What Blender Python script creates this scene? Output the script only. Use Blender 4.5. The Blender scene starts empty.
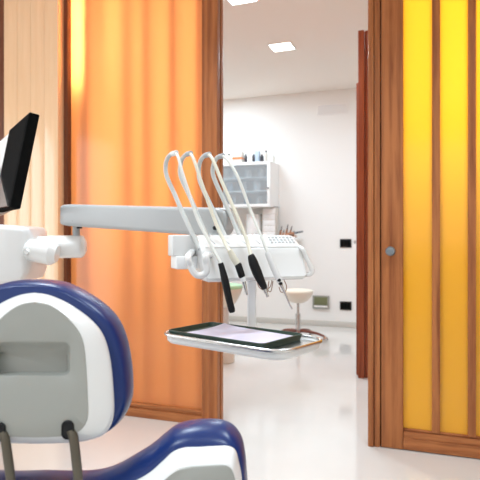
import bpy, bmesh, math, random
from mathutils import Vector, Matrix
random.seed(7)
PI = math.pi
scene = bpy.context.scene
COL = scene.collection

# ------------------------------------------------------------------ camera frame
F = 560.0            # focal length in pixels of the 480 px frame
HZ = 236.0           # horizon row
EYE = 1.05           # camera height
YAW = math.radians(19.93)
CY, SY = math.cos(YAW), math.sin(YAW)

def W(x, d, z):
    """lateral x (right), distance d (ahead of the camera), height z -> world"""
    return Vector((x * CY - d * SY, x * SY + d * CY, z))

def PX(px, py, d):
    return W((px - 240) / F * d, d, EYE - (py - HZ) / F * d)

def XP(px, Y):
    """world X where the sight line of column px meets the plane Y"""
    return Y * math.tan(math.atan((px - 240) / F) - YAW)

def ZP(px, py, Y):
    X = XP(px, Y)
    d = -X * SY + Y * CY
    return EYE - (py - HZ) / F * d

# ------------------------------------------------------------------ materials
def mat(name):
    m = bpy.data.materials.new(name)
    m.use_nodes = True
    return m, m.node_tree, m.node_tree.nodes['Principled BSDF']

def plain(name, col, rough=0.5, metal=0.0, coat=0.0, spec=0.5, var=0.0, scale=20.0):
    m, nt, b = mat(name)
    b.inputs['Base Color'].default_value = (*col, 1)
    b.inputs['Roughness'].default_value = rough
    b.inputs['Metallic'].default_value = metal
    b.inputs['Coat Weight'].default_value = coat
    b.inputs['Coat Roughness'].default_value = 0.08
    b.inputs['Specular IOR Level'].default_value = spec
    if var > 0:
        tc = nt.nodes.new('ShaderNodeTexCoord')
        n = nt.nodes.new('ShaderNodeTexNoise'); n.inputs['Scale'].default_value = scale
        n.inputs['Detail'].default_value = 4
        r = nt.nodes.new('ShaderNodeMapRange')
        r.inputs['To Min'].default_value = max(0.02, rough - var)
        r.inputs['To Max'].default_value = rough + var
        nt.links.new(tc.outputs['Object'], n.inputs['Vector'])
        nt.links.new(n.outputs['Fac'], r.inputs['Value'])
        nt.links.new(r.outputs['Result'], b.inputs['Roughness'])
    return m

def wood(name, c1, c2, rough=0.48, horizontal=False, coat=0.05, wave=0.2):
    m, nt, b = mat(name)
    N = nt.nodes.new
    tc = N('ShaderNodeTexCoord')
    mp = N('ShaderNodeMapping')
    mp.inputs['Scale'].default_value = (3, 20, 40) if horizontal else (22, 22, 1.1)
    nz = N('ShaderNodeTexNoise'); nz.inputs['Scale'].default_value = 1.6
    nz.inputs['Detail'].default_value = 6; nz.inputs['Distortion'].default_value = 0.6
    fine = N('ShaderNodeTexNoise'); fine.inputs['Scale'].default_value = 9
    fine.inputs['Detail'].default_value = 3
    mix = N('ShaderNodeMath'); mix.operation = 'MULTIPLY_ADD'
    mix.inputs[1].default_value = 0.35
    ramp = N('ShaderNodeValToRGB')
    ramp.color_ramp.elements[0].position = 0.40; ramp.color_ramp.elements[0].color = (*c2, 1)
    ramp.color_ramp.elements[1].position = 0.82; ramp.color_ramp.elements[1].color = (*c1, 1)
    mp2 = N('ShaderNodeMapping')
    mp2.inputs['Scale'].default_value = (0.9, 6, 6) if horizontal else (6, 6, 0.55)
    wv = N('ShaderNodeTexWave'); wv.wave_type = 'BANDS'; wv.bands_direction = 'Z' if horizontal else 'X'
    wv.inputs['Scale'].default_value = 1.1; wv.inputs['Distortion'].default_value = 7
    wv.inputs['Detail'].default_value = 2; wv.inputs['Detail Scale'].default_value = 0.7
    add = N('ShaderNodeMath'); add.operation = 'MULTIPLY_ADD'; add.inputs[1].default_value = wave
    sub = N('ShaderNodeMath'); sub.operation = 'SUBTRACT'; sub.inputs[1].default_value = wave / 2
    L = nt.links.new
    L(tc.outputs['Object'], mp.inputs['Vector']); L(tc.outputs['Object'], mp2.inputs['Vector'])
    L(mp.outputs['Vector'], nz.inputs['Vector']); L(mp.outputs['Vector'], fine.inputs['Vector'])
    L(mp2.outputs['Vector'], wv.inputs['Vector'])
    L(fine.outputs['Fac'], mix.inputs[0]); L(nz.outputs['Fac'], mix.inputs[2])
    L(wv.outputs['Fac'], add.inputs[0]); L(mix.outputs[0], add.inputs[2])
    L(add.outputs[0], sub.inputs[0]); L(sub.outputs[0], ramp.inputs['Fac'])
    L(ramp.outputs['Color'], b.inputs['Base Color'])
    b.inputs['Roughness'].default_value = rough
    b.inputs['Coat Weight'].default_value = coat
    b.inputs['Coat Roughness'].default_value = 0.15
    b.inputs['Specular IOR Level'].default_value = 0.3
    return m

def glazing(name, col, gloss=0.14, rough=0.12):
    """coloured translucent sheet: diffuses the light of the room behind, thin gloss in front"""
    m, nt, b = mat(name)
    nt.nodes.remove(b)
    N = nt.nodes.new
    out = nt.nodes['Material Output']
    tr = N('ShaderNodeBsdfTranslucent'); tr.inputs['Color'].default_value = (*col, 1)
    df = N('ShaderNodeBsdfDiffuse'); df.inputs['Color'].default_value = (*[c * 0.8 for c in col], 1)
    mx = N('ShaderNodeMixShader'); mx.inputs[0].default_value = 0.22
    gl = N('ShaderNodeBsdfGlossy'); gl.inputs['Roughness'].default_value = rough
    fr = N('ShaderNodeFresnel'); fr.inputs['IOR'].default_value = 1.45
    mx2 = N('ShaderNodeMixShader')
    L = nt.links.new
    L(tr.outputs[0], mx.inputs[1]); L(df.outputs[0], mx.inputs[2])
    geo = N('ShaderNodeNewGeometry'); inv = N('ShaderNodeMath'); inv.operation = 'SUBTRACT'; inv.inputs[0].default_value = 1
    mul = N('ShaderNodeMath'); mul.operation = 'MULTIPLY'
    L(geo.outputs['Backfacing'], inv.inputs[1]); L(inv.outputs[0], mul.inputs[0]); L(fr.outputs[0], mul.inputs[1])
    L(mul.outputs[0], mx2.inputs[0]); L(mx.outputs[0], mx2.inputs[1]); L(gl.outputs[0], mx2.inputs[2])
    L(mx2.outputs[0], out.inputs['Surface'])
    return m

def clearglass(name, tint, gloss_rough=0.05, ior=1.5, frost=0.0):
    m, nt, b = mat(name)
    nt.nodes.remove(b)
    N = nt.nodes.new
    out = nt.nodes['Material Output']
    tr = N('ShaderNodeBsdfTransparent'); tr.inputs['Color'].default_value = (*tint, 1)
    gl = N('ShaderNodeBsdfGlossy'); gl.inputs['Roughness'].default_value = gloss_rough
    mx = N('ShaderNodeMixShader'); mx.inputs[0].default_value = 0.12
    L = nt.links.new
    df = N('ShaderNodeBsdfDiffuse'); df.inputs['Color'].default_value = (0.86, 0.90, 0.91, 1)
    mf = N('ShaderNodeMixShader'); mf.inputs[0].default_value = frost
    L(tr.outputs[0], mf.inputs[1]); L(df.outputs[0], mf.inputs[2])
    L(mf.outputs[0], mx.inputs[1]); L(gl.outputs[0], mx.inputs[2])
    L(mx.outputs[0], out.inputs['Surface'])
    return m

def emit(name, col, s):
    m, nt, b = mat(name)
    b.inputs['Base Color'].default_value = (*col, 1)
    b.inputs['Emission Color'].default_value = (*col, 1)
    b.inputs['Emission Strength'].default_value = s
    return m

def floor_mat():
    m, nt, b = mat('resin_floor')
    N = nt.nodes.new; L = nt.links.new
    tc = N('ShaderNodeTexCoord')
    n = N('ShaderNodeTexNoise'); n.inputs['Scale'].default_value = 1.3; n.inputs['Detail'].default_value = 5
    ramp = N('ShaderNodeValToRGB')
    ramp.color_ramp.elements[0].position = 0.3; ramp.color_ramp.elements[0].color = (0.655, 0.63, 0.59, 1)
    ramp.color_ramp.elements[1].position = 0.7; ramp.color_ramp.elements[1].color = (0.715, 0.695, 0.665, 1)
    L(tc.outputs['Object'], n.inputs['Vector']); L(n.outputs['Fac'], ramp.inputs['Fac'])
    L(ramp.outputs['Color'], b.inputs['Base Color'])
    n2 = N('ShaderNodeTexNoise'); n2.inputs['Scale'].default_value = 4; n2.inputs['Detail'].default_value = 3
    r = N('ShaderNodeMapRange'); r.inputs['To Min'].default_value = 0.05; r.inputs['To Max'].default_value = 0.11
    L(tc.outputs['Object'], n2.inputs['Vector']); L(n2.outputs['Fac'], r.inputs['Value'])
    L(r.outputs['Result'], b.inputs['Roughness'])
    b.inputs['Specular IOR Level'].default_value = 0.8
    return m

def plaster(name, col, rough=0.8):
    m, nt, b = mat(name)
    N = nt.nodes.new; L = nt.links.new
    b.inputs['Base Color'].default_value = (*col, 1)
    b.inputs['Roughness'].default_value = rough
    tc = N('ShaderNodeTexCoord')
    n = N('ShaderNodeTexNoise'); n.inputs['Scale'].default_value = 60; n.inputs['Detail'].default_value = 4
    bp = N('ShaderNodeBump'); bp.inputs['Strength'].default_value = 0.04; bp.inputs['Distance'].default_value = 0.01
    L(tc.outputs['Object'], n.inputs['Vector']); L(n.outputs['Fac'], bp.inputs['Height'])
    L(bp.outputs['Normal'], b.inputs['Normal'])
    return m

M = {}
M['floor'] = floor_mat()
M['wall'] = plaster('white_plaster', (0.86, 0.85, 0.82))
M['ceil'] = plaster('ceiling_plaster', (0.87, 0.80, 0.735))
M['wood'] = wood('cherry_wood', (0.43, 0.155, 0.050), (0.235, 0.068, 0.020))
M['wood_h'] = wood('cherry_wood_rail', (0.43, 0.155, 0.050), (0.245, 0.072, 0.021), horizontal=True)
M['wood_red'] = wood('red_cherry_wood', (0.36, 0.095, 0.036), (0.22, 0.045, 0.016))
M['wood_dark'] = wood('dark_cherry_wood', (0.20, 0.065, 0.028), (0.11, 0.032, 0.014))
M['wood_pale'] = wood('pale_veneer', (0.84, 0.57, 0.345), (0.785, 0.51, 0.295), rough=0.25, coat=1.0, wave=0.04)
M['orange'] = glazing('orange_glazing', (0.97, 0.555, 0.27))
M['yellow'] = glazing('yellow_glazing', (0.975, 0.655, 0.10))
M['white'] = plain('white_plastic', (0.75, 0.755, 0.745), 0.3, coat=0.2, var=0.05)
M['white_gloss'] = plain('gloss_white_shell', (0.75, 0.755, 0.745), 0.2, coat=0.3, var=0.03)
M['grey_arm'] = plain('grey_enamel', (0.40, 0.415, 0.42), 0.35, coat=0.1, var=0.04)
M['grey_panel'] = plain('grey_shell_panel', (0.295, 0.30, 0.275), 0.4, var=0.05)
M['pole_grey'] = plain('pale_grey_enamel', (0.82, 0.84, 0.85), 0.35)
M['hose'] = plain('grey_hose', (0.66, 0.66, 0.62), 0.45)
M['hose_beige'] = plain('beige_hose', (0.66, 0.63, 0.52), 0.45)
M['strap'] = plain('whip_grey', (0.55, 0.57, 0.56), 0.4)
M['blue'] = plain('navy_vinyl', (0.006, 0.024, 0.125), 0.30, coat=0.0, spec=0.4, var=0.04, scale=40)
M['black'] = plain('black_plastic', (0.008, 0.008, 0.009), 0.4, spec=0.25, var=0.05)
M['black_matte'] = plain('black_matte', (0.006, 0.006, 0.006), 0.8, spec=0.03)
M['steel'] = plain('brushed_steel', (0.62, 0.62, 0.61), 0.25, metal=1.0, var=0.05)
M['chrome'] = plain('chrome', (0.75, 0.75, 0.74), 0.12, metal=1.0)
M['post'] = plain('bronze_post', (0.115, 0.10, 0.075), 0.35, metal=0.6, var=0.08)
M['green'] = plain('dark_green_liner', (0.012, 0.035, 0.022), 0.4, var=0.06)
M['paper'] = plain('lilac_paper', (0.60, 0.555, 0.66), 0.8)
M['cream'] = plain('cream_shell', (0.80, 0.74, 0.64), 0.4)
M['cream_top'] = plain('cream_cushion', (0.84, 0.78, 0.66), 0.45)
M['mint'] = plain('pale_green_cushion', (0.45, 0.72, 0.45), 0.5)
M['copper'] = plain('copper_brown', (0.42, 0.20, 0.11), 0.35, metal=0.4)
M['cord'] = plain('brown_cord', (0.30, 0.17, 0.11), 0.5)
M['olive'] = plain('olive_insert', (0.16, 0.17, 0.08), 0.5, var=0.1)
M['greyplate'] = plain('grey_frame_plate', (0.30, 0.30, 0.27), 0.4)
M['vent'] = plain('vent_white', (0.88, 0.87, 0.85), 0.5)
M['skirt'] = plain('grey_skirting', (0.60, 0.58, 0.53), 0.5)
M['glass'] = clearglass('cabinet_glass', (0.9, 0.94, 0.96), 0.1, 1.6, 0.22)
M['cabinet'] = plain('white_lacquer', (0.86, 0.86, 0.85), 0.35)
M['cab_in'] = plain('cabinet_inside', (0.82, 0.85, 0.86), 0.6)
M['orange_box'] = plain('orange_print', (0.75, 0.25, 0.08), 0.5)
M['white_box'] = plain('white_carton', (0.66, 0.63, 0.58), 0.6)
M['dark_bottle'] = plain('dark_bottle', (0.05, 0.05, 0.06), 0.3)
M['blue_box'] = plain('bluish_carton', (0.45, 0.55, 0.66), 0.6)
M['knob'] = plain('knob_metal', (0.22, 0.25, 0.27), 0.35, metal=0.6)
M['lamp'] = emit('lamp_diffuser', (1.0, 0.97, 0.92), 9.0)
M['tag'] = plain('grey_print', (0.42, 0.44, 0.45), 0.5)
M['red_leg'] = plain('dark_red_leg', (0.20, 0.07, 0.05), 0.35, metal=0.3)

def screen_mat():
    m, nt, b = mat('screen_image')
    N = nt.nodes.new; L = nt.links.new
    tc = N('ShaderNodeTexCoord')
    n = N('ShaderNodeTexNoise'); n.inputs['Scale'].default_value = 14; n.inputs['Detail'].default_value = 3
    ramp = N('ShaderNodeValToRGB')
    ramp.color_ramp.elements[0].position = 0.36; ramp.color_ramp.elements[0].color = (0.25, 0.27, 0.25, 1)
    ramp.color_ramp.elements[1].position = 0.42; ramp.color_ramp.elements[1].color = (0.9, 0.93, 0.95, 1)
    L(tc.outputs['Object'], n.inputs['Vector']); L(n.outputs['Fac'], ramp.inputs['Fac'])
    L(ramp.outputs['Color'], b.inputs['Emission Color'])
    b.inputs['Emission Strength'].default_value = 0.9
    b.inputs['Base Color'].default_value = (0.02, 0.02, 0.02, 1)
    b.inputs['Roughness'].default_value = 0.2
    return m
M['screen'] = screen_mat()

# ------------------------------------------------------------------ object helpers
ORG = {}
def link(o):
    COL.objects.link(o); return o

def thing(name, label, cat, loc, group=None):
    o = link(bpy.data.objects.new(name, None))
    o.empty_display_size = 0.05
    o.location = loc
    ORG[o.name] = Vector(loc)
    o['label'] = label; o['category'] = cat
    if group: o['group'] = group
    return o

def tag(o, label=None, cat=None, group=None, kind=None):
    if label: o['label'] = label
    if cat: o['category'] = cat
    if group: o['group'] = group
    if kind: o['kind'] = kind
    return o

def obj(name, bm, m, parent=None, smooth=35, label=None):
    """link a bmesh given in WORLD coordinates as one object"""
    bmesh.ops.remove_doubles(bm, verts=bm.verts, dist=1e-6)
    bmesh.ops.recalc_face_normals(bm, faces=bm.faces)
    if parent is not None:
        org = ORG[parent.name]
    else:
        xs = [v.co for v in bm.verts]
        org = Vector(((min(v.x for v in xs) + max(v.x for v in xs)) / 2,
                      (min(v.y for v in xs) + max(v.y for v in xs)) / 2,
                      min(v.z for v in xs)))
    for v in bm.verts: v.co -= org
    me = bpy.data.meshes.new(name)
    for f in bm.faces: f.smooth = True
    bm.to_mesh(me); bm.free()
    me.materials.append(m)
    if smooth is not None:
        try: me.set_sharp_from_angle(angle=math.radians(smooth))
        except Exception: pass
    o = link(bpy.data.objects.new(name, me))
    if parent is not None:
        o.parent = parent
    else:
        o.location = org
    ORG[o.name] = org
    if label: o['label'] = label
    return o

def BM(): return bmesh.new()

def quadbox(bm, c, hu, hv, hw, bev=0.0, seg=2):
    c, hu, hv, hw = Vector(c), Vector(hu), Vector(hv), Vector(hw)
    vs = [bm.verts.new(c + a * hu + b * hv + d * hw) for a in (-1, 1) for b in (-1, 1) for d in (-1, 1)]
    idx = [(0, 1, 3, 2), (4, 6, 7, 5), (0, 4, 5, 1), (2, 3, 7, 6), (0, 2, 6, 4), (1, 5, 7, 3)]
    fs = [bm.faces.new([vs[i] for i in f]) for f in idx]
    if bev > 0:
        es = list({e for f in fs for e in f.edges})
        bmesh.ops.bevel(bm, geom=es, offset=bev, segments=seg, affect='EDGES', profile=0.5)
    return bm

def box(bm, lo, hi, bev=0.0, seg=2):
    lo, hi = Vector(lo), Vector(hi)
    c = (lo + hi) / 2; h = (hi - lo) / 2
    return quadbox(bm, c, (h.x, 0, 0), (0, h.y, 0), (0, 0, h.z), bev, seg)

def smooth_path(pts, n=8):
    pts = [Vector(p) for p in pts]
    out = []
    for i in range(len(pts) - 1):
        p0 = pts[max(i - 1, 0)]; p1 = pts[i]; p2 = pts[i + 1]; p3 = pts[min(i + 2, len(pts) - 1)]
        for k in range(n):
            t = k / n
            out.append(0.5 * ((2 * p1) + (p2 - p0) * t + (2 * p0 - 5 * p1 + 4 * p2 - p3) * t * t
                              + (3 * p1 - p0 - 3 * p2 + p3) * t ** 3))
    out.append(pts[-1])
    return out

def tube(bm, pts, r, seg=12, cap=True, ry=None):
    pts = [Vector(p) for p in pts]
    n = len(pts)
    rs = r if isinstance(r, (list, tuple)) else [r] * n
    if len(rs) != n:
        rs = [rs[0] + 0 * i if len(rs) == 1 else
              (lambda f: rs[int(f)] + (rs[min(int(f) + 1, len(rs) - 1)] - rs[int(f)]) * (f - int(f)))(i / (n - 1) * (len(rs) - 1))
              for i in range(n)]
    tang = [(pts[min(i + 1, n - 1)] - pts[max(i - 1, 0)]).normalized() for i in range(n)]
    up = Vector((0, 0, 1)) if abs(tang[0].z) < 0.9 else Vector((1, 0, 0))
    u = tang[0].cross(up).normalized()
    rings = []
    for i in range(n):
        u = (u - tang[i] * u.dot(tang[i])).normalized()
        v = tang[i].cross(u)
        rr2 = rs[i] * (ry if ry else 1)
        rings.append([bm.verts.new(pts[i] + u * rs[i] * math.cos(2 * PI * k / seg) + v * rr2 * math.sin(2 * PI * k / seg)) for k in range(seg)])
    for a, b in zip(rings, rings[1:]):
        for k in range(seg):
            bm.faces.new((a[k], a[(k + 1) % seg], b[(k + 1) % seg], b[k]))
    if cap:
        bm.faces.new(rings[0][::-1]); bm.faces.new(rings[-1])
    return bm

def lathe(bm, base, prof, seg=28, axis=(0, 0, 1)):
    """prof: list of (radius, height along axis)"""
    base = Vector(base); ax = Vector(axis).normalized()
    up = Vector((1, 0, 0)) if abs(ax.x) < 0.9 else Vector((0, 1, 0))
    u = ax.cross(up).normalized(); v = ax.cross(u)
    rings = []
    for r, h in prof:
        if r <= 1e-6:
            rings.append([bm.verts.new(base + ax * h)])
        else:
            rings.append([bm.verts.new(base + ax * h + (u * math.cos(2 * PI * k / seg) + v * math.sin(2 * PI * k / seg)) * r) for k in range(seg)])
    for a, b in zip(rings, rings[1:]):
        for k in range(seg):
            k2 = (k + 1) % seg
            if len(a) == 1 and len(b) == 1: continue
            if len(a) == 1: bm.faces.new((a[0], b[k2], b[k]))
            elif len(b) == 1: bm.faces.new((a[k], a[k2], b[0]))
            else: bm.faces.new((a[k], a[k2], b[k2], b[k]))
    if len(rings[0]) > 1: bm.faces.new(rings[0][::-1])
    if len(rings[-1]) > 1: bm.faces.new(rings[-1])
    return bm

def loft(bm, rings, cap0=True, cap1=True):
    rs = [[bm.verts.new(p) for p in r] for r in rings]
    n = len(rs[0])
    for a, b in zip(rs, rs[1:]):
        for k in range(n):
            bm.faces.new((a[k], a[(k + 1) % n], b[(k + 1) % n], b[k]))
    if cap0: bm.faces.new(rs[0][::-1])
    if cap1: bm.faces.new(rs[-1])
    return bm

def rrect(w, h, r, n=6):
    """rounded rectangle outline centred on 0"""
    pts = []
    for cx, cy, a0 in ((w / 2 - r, h / 2 - r, 0), (-w / 2 + r, h / 2 - r, 90), (-w / 2 + r, -h / 2 + r, 180), (w / 2 - r, -h / 2 + r, 270)):
        for k in range(n + 1):
            a = math.radians(a0 + 90 * k / n)
            pts.append((cx + r * math.cos(a), cy + r * math.sin(a)))
    return pts

def struct(name, bm, m, smooth=35):
    return tag(obj(name, bm, m, None, smooth), kind='structure')

# ================================================================== ROOM SHELL
YF = 2.85                   # front face of the glazed partition
YT = 0.08                   # its thickness
YB = 6.466                  # back wall of the room beyond
ZC = 2.74                   # ceiling
XL, XR, Y0 = -3.6, 2.6, -2.4
struct('floor', box(BM(), (XL, Y0, -0.1), (XR, YB + 0.1, 0)), M['floor'])
struct('ceiling', box(BM(), (XL, Y0, ZC), (XR, YB + 0.1, ZC + 0.1)), M['ceil'])
struct('wall_back', box(BM(), (XL, YB, 0), (XR, YB + 0.1, ZC)), M['wall'])
LW0, LW1, LZ0, LZ1 = 0.1, 2.0, 0.1, 2.1       # glazed garden door in the left wall
bm = BM()
box(bm, (XL - 0.1, Y0, 0), (XL, LW0, ZC)); box(bm, (XL - 0.1, LW1, 0), (XL, YB + 0.1, ZC))
box(bm, (XL - 0.1, LW0, 0), (XL, LW1, LZ0)); box(bm, (XL - 0.1, LW0, LZ1), (XL, LW1, ZC))
struct('wall_left', bm, M['wall'])
struct('wall_right', box(BM(), (XR, Y0, 0), (XR + 0.1, YB + 0.1, ZC)), M['wall'])
# wall behind the camera with a wide window opening
WX0, WX1, WZ0, WZ1 = -2.9, 1.6, 0.9, 2.35
bm = BM()
box(bm, (XL, Y0 - 0.1, 0), (WX0, Y0, ZC)); box(bm, (WX1, Y0 - 0.1, 0), (XR, Y0, ZC))
box(bm, (WX0, Y0 - 0.1, 0), (WX1, Y0, WZ0)); box(bm, (WX0, Y0 - 0.1, WZ1), (WX1, Y0, ZC))
struct('wall_rear', bm, M['wall'])
struct('baseboard_back', box(BM(), (XL, YB - 0.012, 0), (XR, YB, 0.065), 0.003), M['skirt'])

# ---- orange glazing (left of the doorway)
xa, xb = XP(67.5, YF), XP(202, YF)
xe = XP(218, YF)
PZ = ZC
win = link(bpy.data.objects.new('window_1', None)); ORG[win.name] = Vector((xa, YF, 0)); win.location = (xa, YF, 0)
tag(win, kind='structure')
obj('pane', box(BM(), (xa, YF + 0.035, 0.07), (xb, YF + 0.041, PZ)), M['orange'], win)
obj('stile', box(BM(), (xa - 0.032, YF, 0), (xa, YF + YT, PZ), 0.003), M['wood_dark'], win)
# end post of three stepped strips
w3 = xe - xb
bm = BM()
box(bm, (xb, YF - 0.004, 0), (xb + w3 * 0.36, YF + YT * .7, PZ), 0.003)
obj('stile', bm, M['wood'], win)
bm = BM()
box(bm, (xb + w3 * 0.38, YF - 0.012, 0), (xe, YF + 0.028, PZ), 0.003)
box(bm, (xb + w3 * 0.36, YF + 0.01, 0), (xe - 0.012, YF + YT - 0.004, PZ))
box(bm, (xb + w3 * 0.5, YF + 0.046, 0), (xe, YF + YT, PZ), 0.003)
obj('end_post', bm, M['wood'], win)
bm = BM()
box(bm, (xa, YF - 0.004, 0), (xb, YF + YT, 0.05), 0.003)
box(bm, (xa, YF + 0.006, 0.05), (xb, YF + YT, 0.075), 0.004)
obj('bottom_rail', bm, M['wood_h'], win)
# battens fixed behind the sheet (their soft shade shows through it)
for px in (92, 134, 153, 178, 203):
    xm = XP(px, YF + 0.10)
    hw = 0.03 if px == 92 else 0.018
    obj('mullion', box(BM(), (xm - hw, YF + 0.085, 0.05), (xm + hw, YF + 0.115, PZ), 0.003), M['wood'], win)

# ---- pale veneer panel standing proud of the partition, darker wood beyond
x0, x1 = XP(4, YF - 0.056), XP(64, YF)
bm = BM()
nb = 4
for i in range(nb):
    a = x0 + (x1 - x0) * i / nb; b = x0 + (x1 - x0) * (i + 1) / nb
    box(bm, (a, YF - 0.056, 0), (b - 0.0008, YF, PZ), 0.0012)
struct('trim_1', bm, M['wood_pale'])
struct('trim_2', box(BM(), (XL, YF, 0), (xa - 0.032, YF + YT, PZ)), M['wood_dark'])

# ---- doorway jamb and yellow glazed door on the right
xj0, xj1 = XP(368, YF), XP(380, YF)
bm = BM()
box(bm, (xj0, YF - 0.006, 0), ((xj0 + xj1) / 2 - 0.001, YF + YT + 0.01, PZ), 0.003)
box(bm, ((xj0 + xj1) / 2 + 0.001, YF, 0), (xj1, YF + YT + 0.01, PZ), 0.003)
box(bm, (xj1 - 0.01, YF + 0.048, 0), (xj1 + 0.022, YF + YT + 0.008, PZ))
box(bm, ((xj0 + xj1) / 2 - 0.004, YF + 0.02, 0), ((xj0 + xj1) / 2 + 0.004, YF + YT, PZ))
struct('trim_3', bm, M['wood'])
door = link(bpy.data.objects.new('door_1', None))
xd0 = XP(381.2, YF)
ORG[door.name] = Vector((xd0, YF, 0)); door.location = (xd0, YF, 0); tag(door, kind='structure')
xs0 = XP(403, YF)
zr = 0.105
xm = [(XP(432, YF), XP(440, YF)), (XP(468, YF), XP(476, YF)), (XP(503, YF), XP(511, YF)), (XP(539, YF), XP(560, YF))]
xend = xm[-1][1]
obj('stile', box(BM(), (xd0, YF, 0.004), (xs0, YF + 0.045, PZ - 0.004), 0.003), M['wood'], door)
obj('stile', box(BM(), (xm[-1][0], YF, 0.004), (xend, YF + 0.045, PZ - 0.004), 0.003), M['wood'], door)
bm = BM()
box(bm, (xs0, YF + 0.002, 0.004), (xm[-1][0], YF + 0.045, 0.06), 0.003)
box(bm, (xs0, YF + 0.006, 0.06), (xm[-1][0], YF + 0.045, zr - 0.012), 0.002)
box(bm, (xs0, YF + 0.012, zr - 0.012), (xm[-1][0], YF + 0.04, zr), 0.004)
obj('bottom_rail', bm, M['wood_h'], door)
prev = xs0
for i, (a, b) in enumerate(xm):
    obj('pane', box(BM(), (prev - 0.004, YF + 0.022, zr - 0.02), (a + 0.004, YF + 0.028, PZ - 0.004)), M['yellow'], door)
    if i < 3:
        bm = BM()
        box(bm, (a, YF + 0.002, zr - 0.004), (b, YF + 0.045, PZ - 0.004), 0.003)
        obj('mullion', bm, M['wood'], door)
    prev = b
# knob
kz = ZP(391, 251, YF); kx = XP(391, YF)
bm = BM()
lathe(bm, (kx, YF, kz), [(0.021, 0.0), (0.021, 0.004), (0.009, 0.006), (0.009, 0.018), (0.019, 0.024), (0.0235, 0.032), (0.0235, 0.040), (0.019, 0.046), (0.0, 0.048)], 24, (0, -1, 0))
kn = obj('door_knob', bm, M['knob'], door, label='round grey metal door knob')
# wall right of the door
struct('wall_front', box(BM(), (xend, YF, 0), (XR, YF + YT, ZC)), M['wood'])

# ---- reddish post and open door leaf seen edge-on in the room behind
p0 = PX(358, 378, F * EYE / (378 - HZ)); p1 = PX(368.5, 378, F * EYE / (378 - HZ))
ypost = p0.y
bm = BM()
wpost = XP(364, ypost) - XP(358, ypost)
box(bm, (XP(358, ypost), ypost, 0), (XP(364.2, ypost), ypost + 0.06, 2.57), 0.004)
box(bm, (XP(364.6, ypost), ypost + 0.02, 0), (XP(376, ypost), ypost + 0.06, 2.57), 0.003)
struct('trim_4', bm, M['wood_red'])
d2 = link(bpy.data.objects.new('door_2', None))
xl2 = XP(356.3, ypost + 0.07)
ORG[d2.name] = Vector((xl2, ypost + 0.07, 0)); d2.location = ORG[d2.name]; tag(d2, kind='structure')
obj('door_leaf', box(BM(), (xl2, ypost + 0.065, 0.006), (xl2 + 0.045, ypost + 0.85, 2.2), 0.003), M['wood_red'], d2)
bm = BM()
kz2 = EYE - (242 - HZ) / F * 4.25
lathe(bm, (xl2, ypost + 0.12, kz2), [(0.006, 0), (0.006, 0.012), (0.013, 0.016), (0.013, 0.024), (0, 0.028)], 16, (-1, 0, 0))
obj('door_knob', bm, M['steel'], d2, label='small dark metal knob')

# ================================================================== WALL FITTINGS
def wall_rect(px0, py0, px1, py1, Y):
    xa_, xb_ = XP(px0, Y), XP(px1, Y)
    pm = (px0 + px1) / 2
    return xa_, xb_, ZP(pm, py1, Y), ZP(pm, py0, Y)

def switch_plate(name, r, label, cat, group, rockers=3):
    a, b, z0, z1 = wall_rect(*r, YB)
    t = thing(name, label, cat, ((a + b) / 2, YB, z0), group)
    obj('plate', box(BM(), (a, YB - 0.010, z0), (b, YB, z1), 0.002), M['black'], t)
    for k in range(rockers):
        w = (b - a) * 0.8 / rockers
        xx = a + (b - a) * 0.1 + k * w
        obj('rocker', box(BM(), (xx + 0.002, YB - 0.014, z0 + 0.018), (xx + w - 0.002, YB - 0.009, z1 - 0.018), 0.001), M['black_matte'], t)
    return t
switch_plate('light_switch', (340, 239, 351.5, 247.5), 'black light switch plate on the white wall beside the red door post', 'light switch', None)
switch_plate('wall_socket', (340, 301.5, 351.5, 310), 'black socket plate low on the wall right below the light switch', 'socket', None)
a, b, z0, z1 = wall_rect(313, 295.5, 329.5, 308.5, YB)
t = thing('socket_box', 'grey framed socket box with olive inserts low on the wall beside the cream stool', 'socket', ((a + b) / 2, YB, z0))
bm = BM()
box(bm, (a, YB - 0.03, z0), (b, YB, z1), 0.006)
obj('frame', bm, M['greyplate'], t)
obj('cover', box(BM(), (a + 0.02, YB - 0.035, z0 + 0.045), (b - 0.02, YB - 0.028, z1 - 0.015), 0.002), M['olive'], t, label='olive green socket inserts')
obj('lip', box(BM(), (a + 0.02, YB - 0.036, z0 + 0.018), (b - 0.02, YB - 0.028, z0 + 0.036), 0.002), M['vent'], t, label='pale grey strip')

a, b, z0, z1 = wall_rect(317, 104, 347, 114.5, YB)
t = thing('air_vent', 'white slatted air vent grille high on the back wall', 'vent', ((a + b) / 2, YB, z0))
bm = BM()
fw = 0.014
box(bm, (a, YB - 0.012, z0), (b, YB, z0 + fw), 0.002); box(bm, (a, YB - 0.012, z1 - fw), (b, YB, z1), 0.002)
box(bm, (a, YB - 0.012, z0 + fw), (a + fw, YB, z1 - fw), 0.002); box(bm, (b - fw, YB - 0.012, z0 + fw), (b, YB, z1 - fw), 0.002)
obj('frame', bm, M['vent'], t)
for k in range(5):
    zz = z0 + fw + (z1 - z0 - 2 * fw) * (k + 0.5) / 5
    obj('slat', quadbox(BM(), ((a + b) / 2, YB - 0.006, zz), ((b - a) / 2 - fw, 0, 0), (0, 0.004, -0.009), (0, 0.0008, 0.0006)), M['vent'], t)

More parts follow.
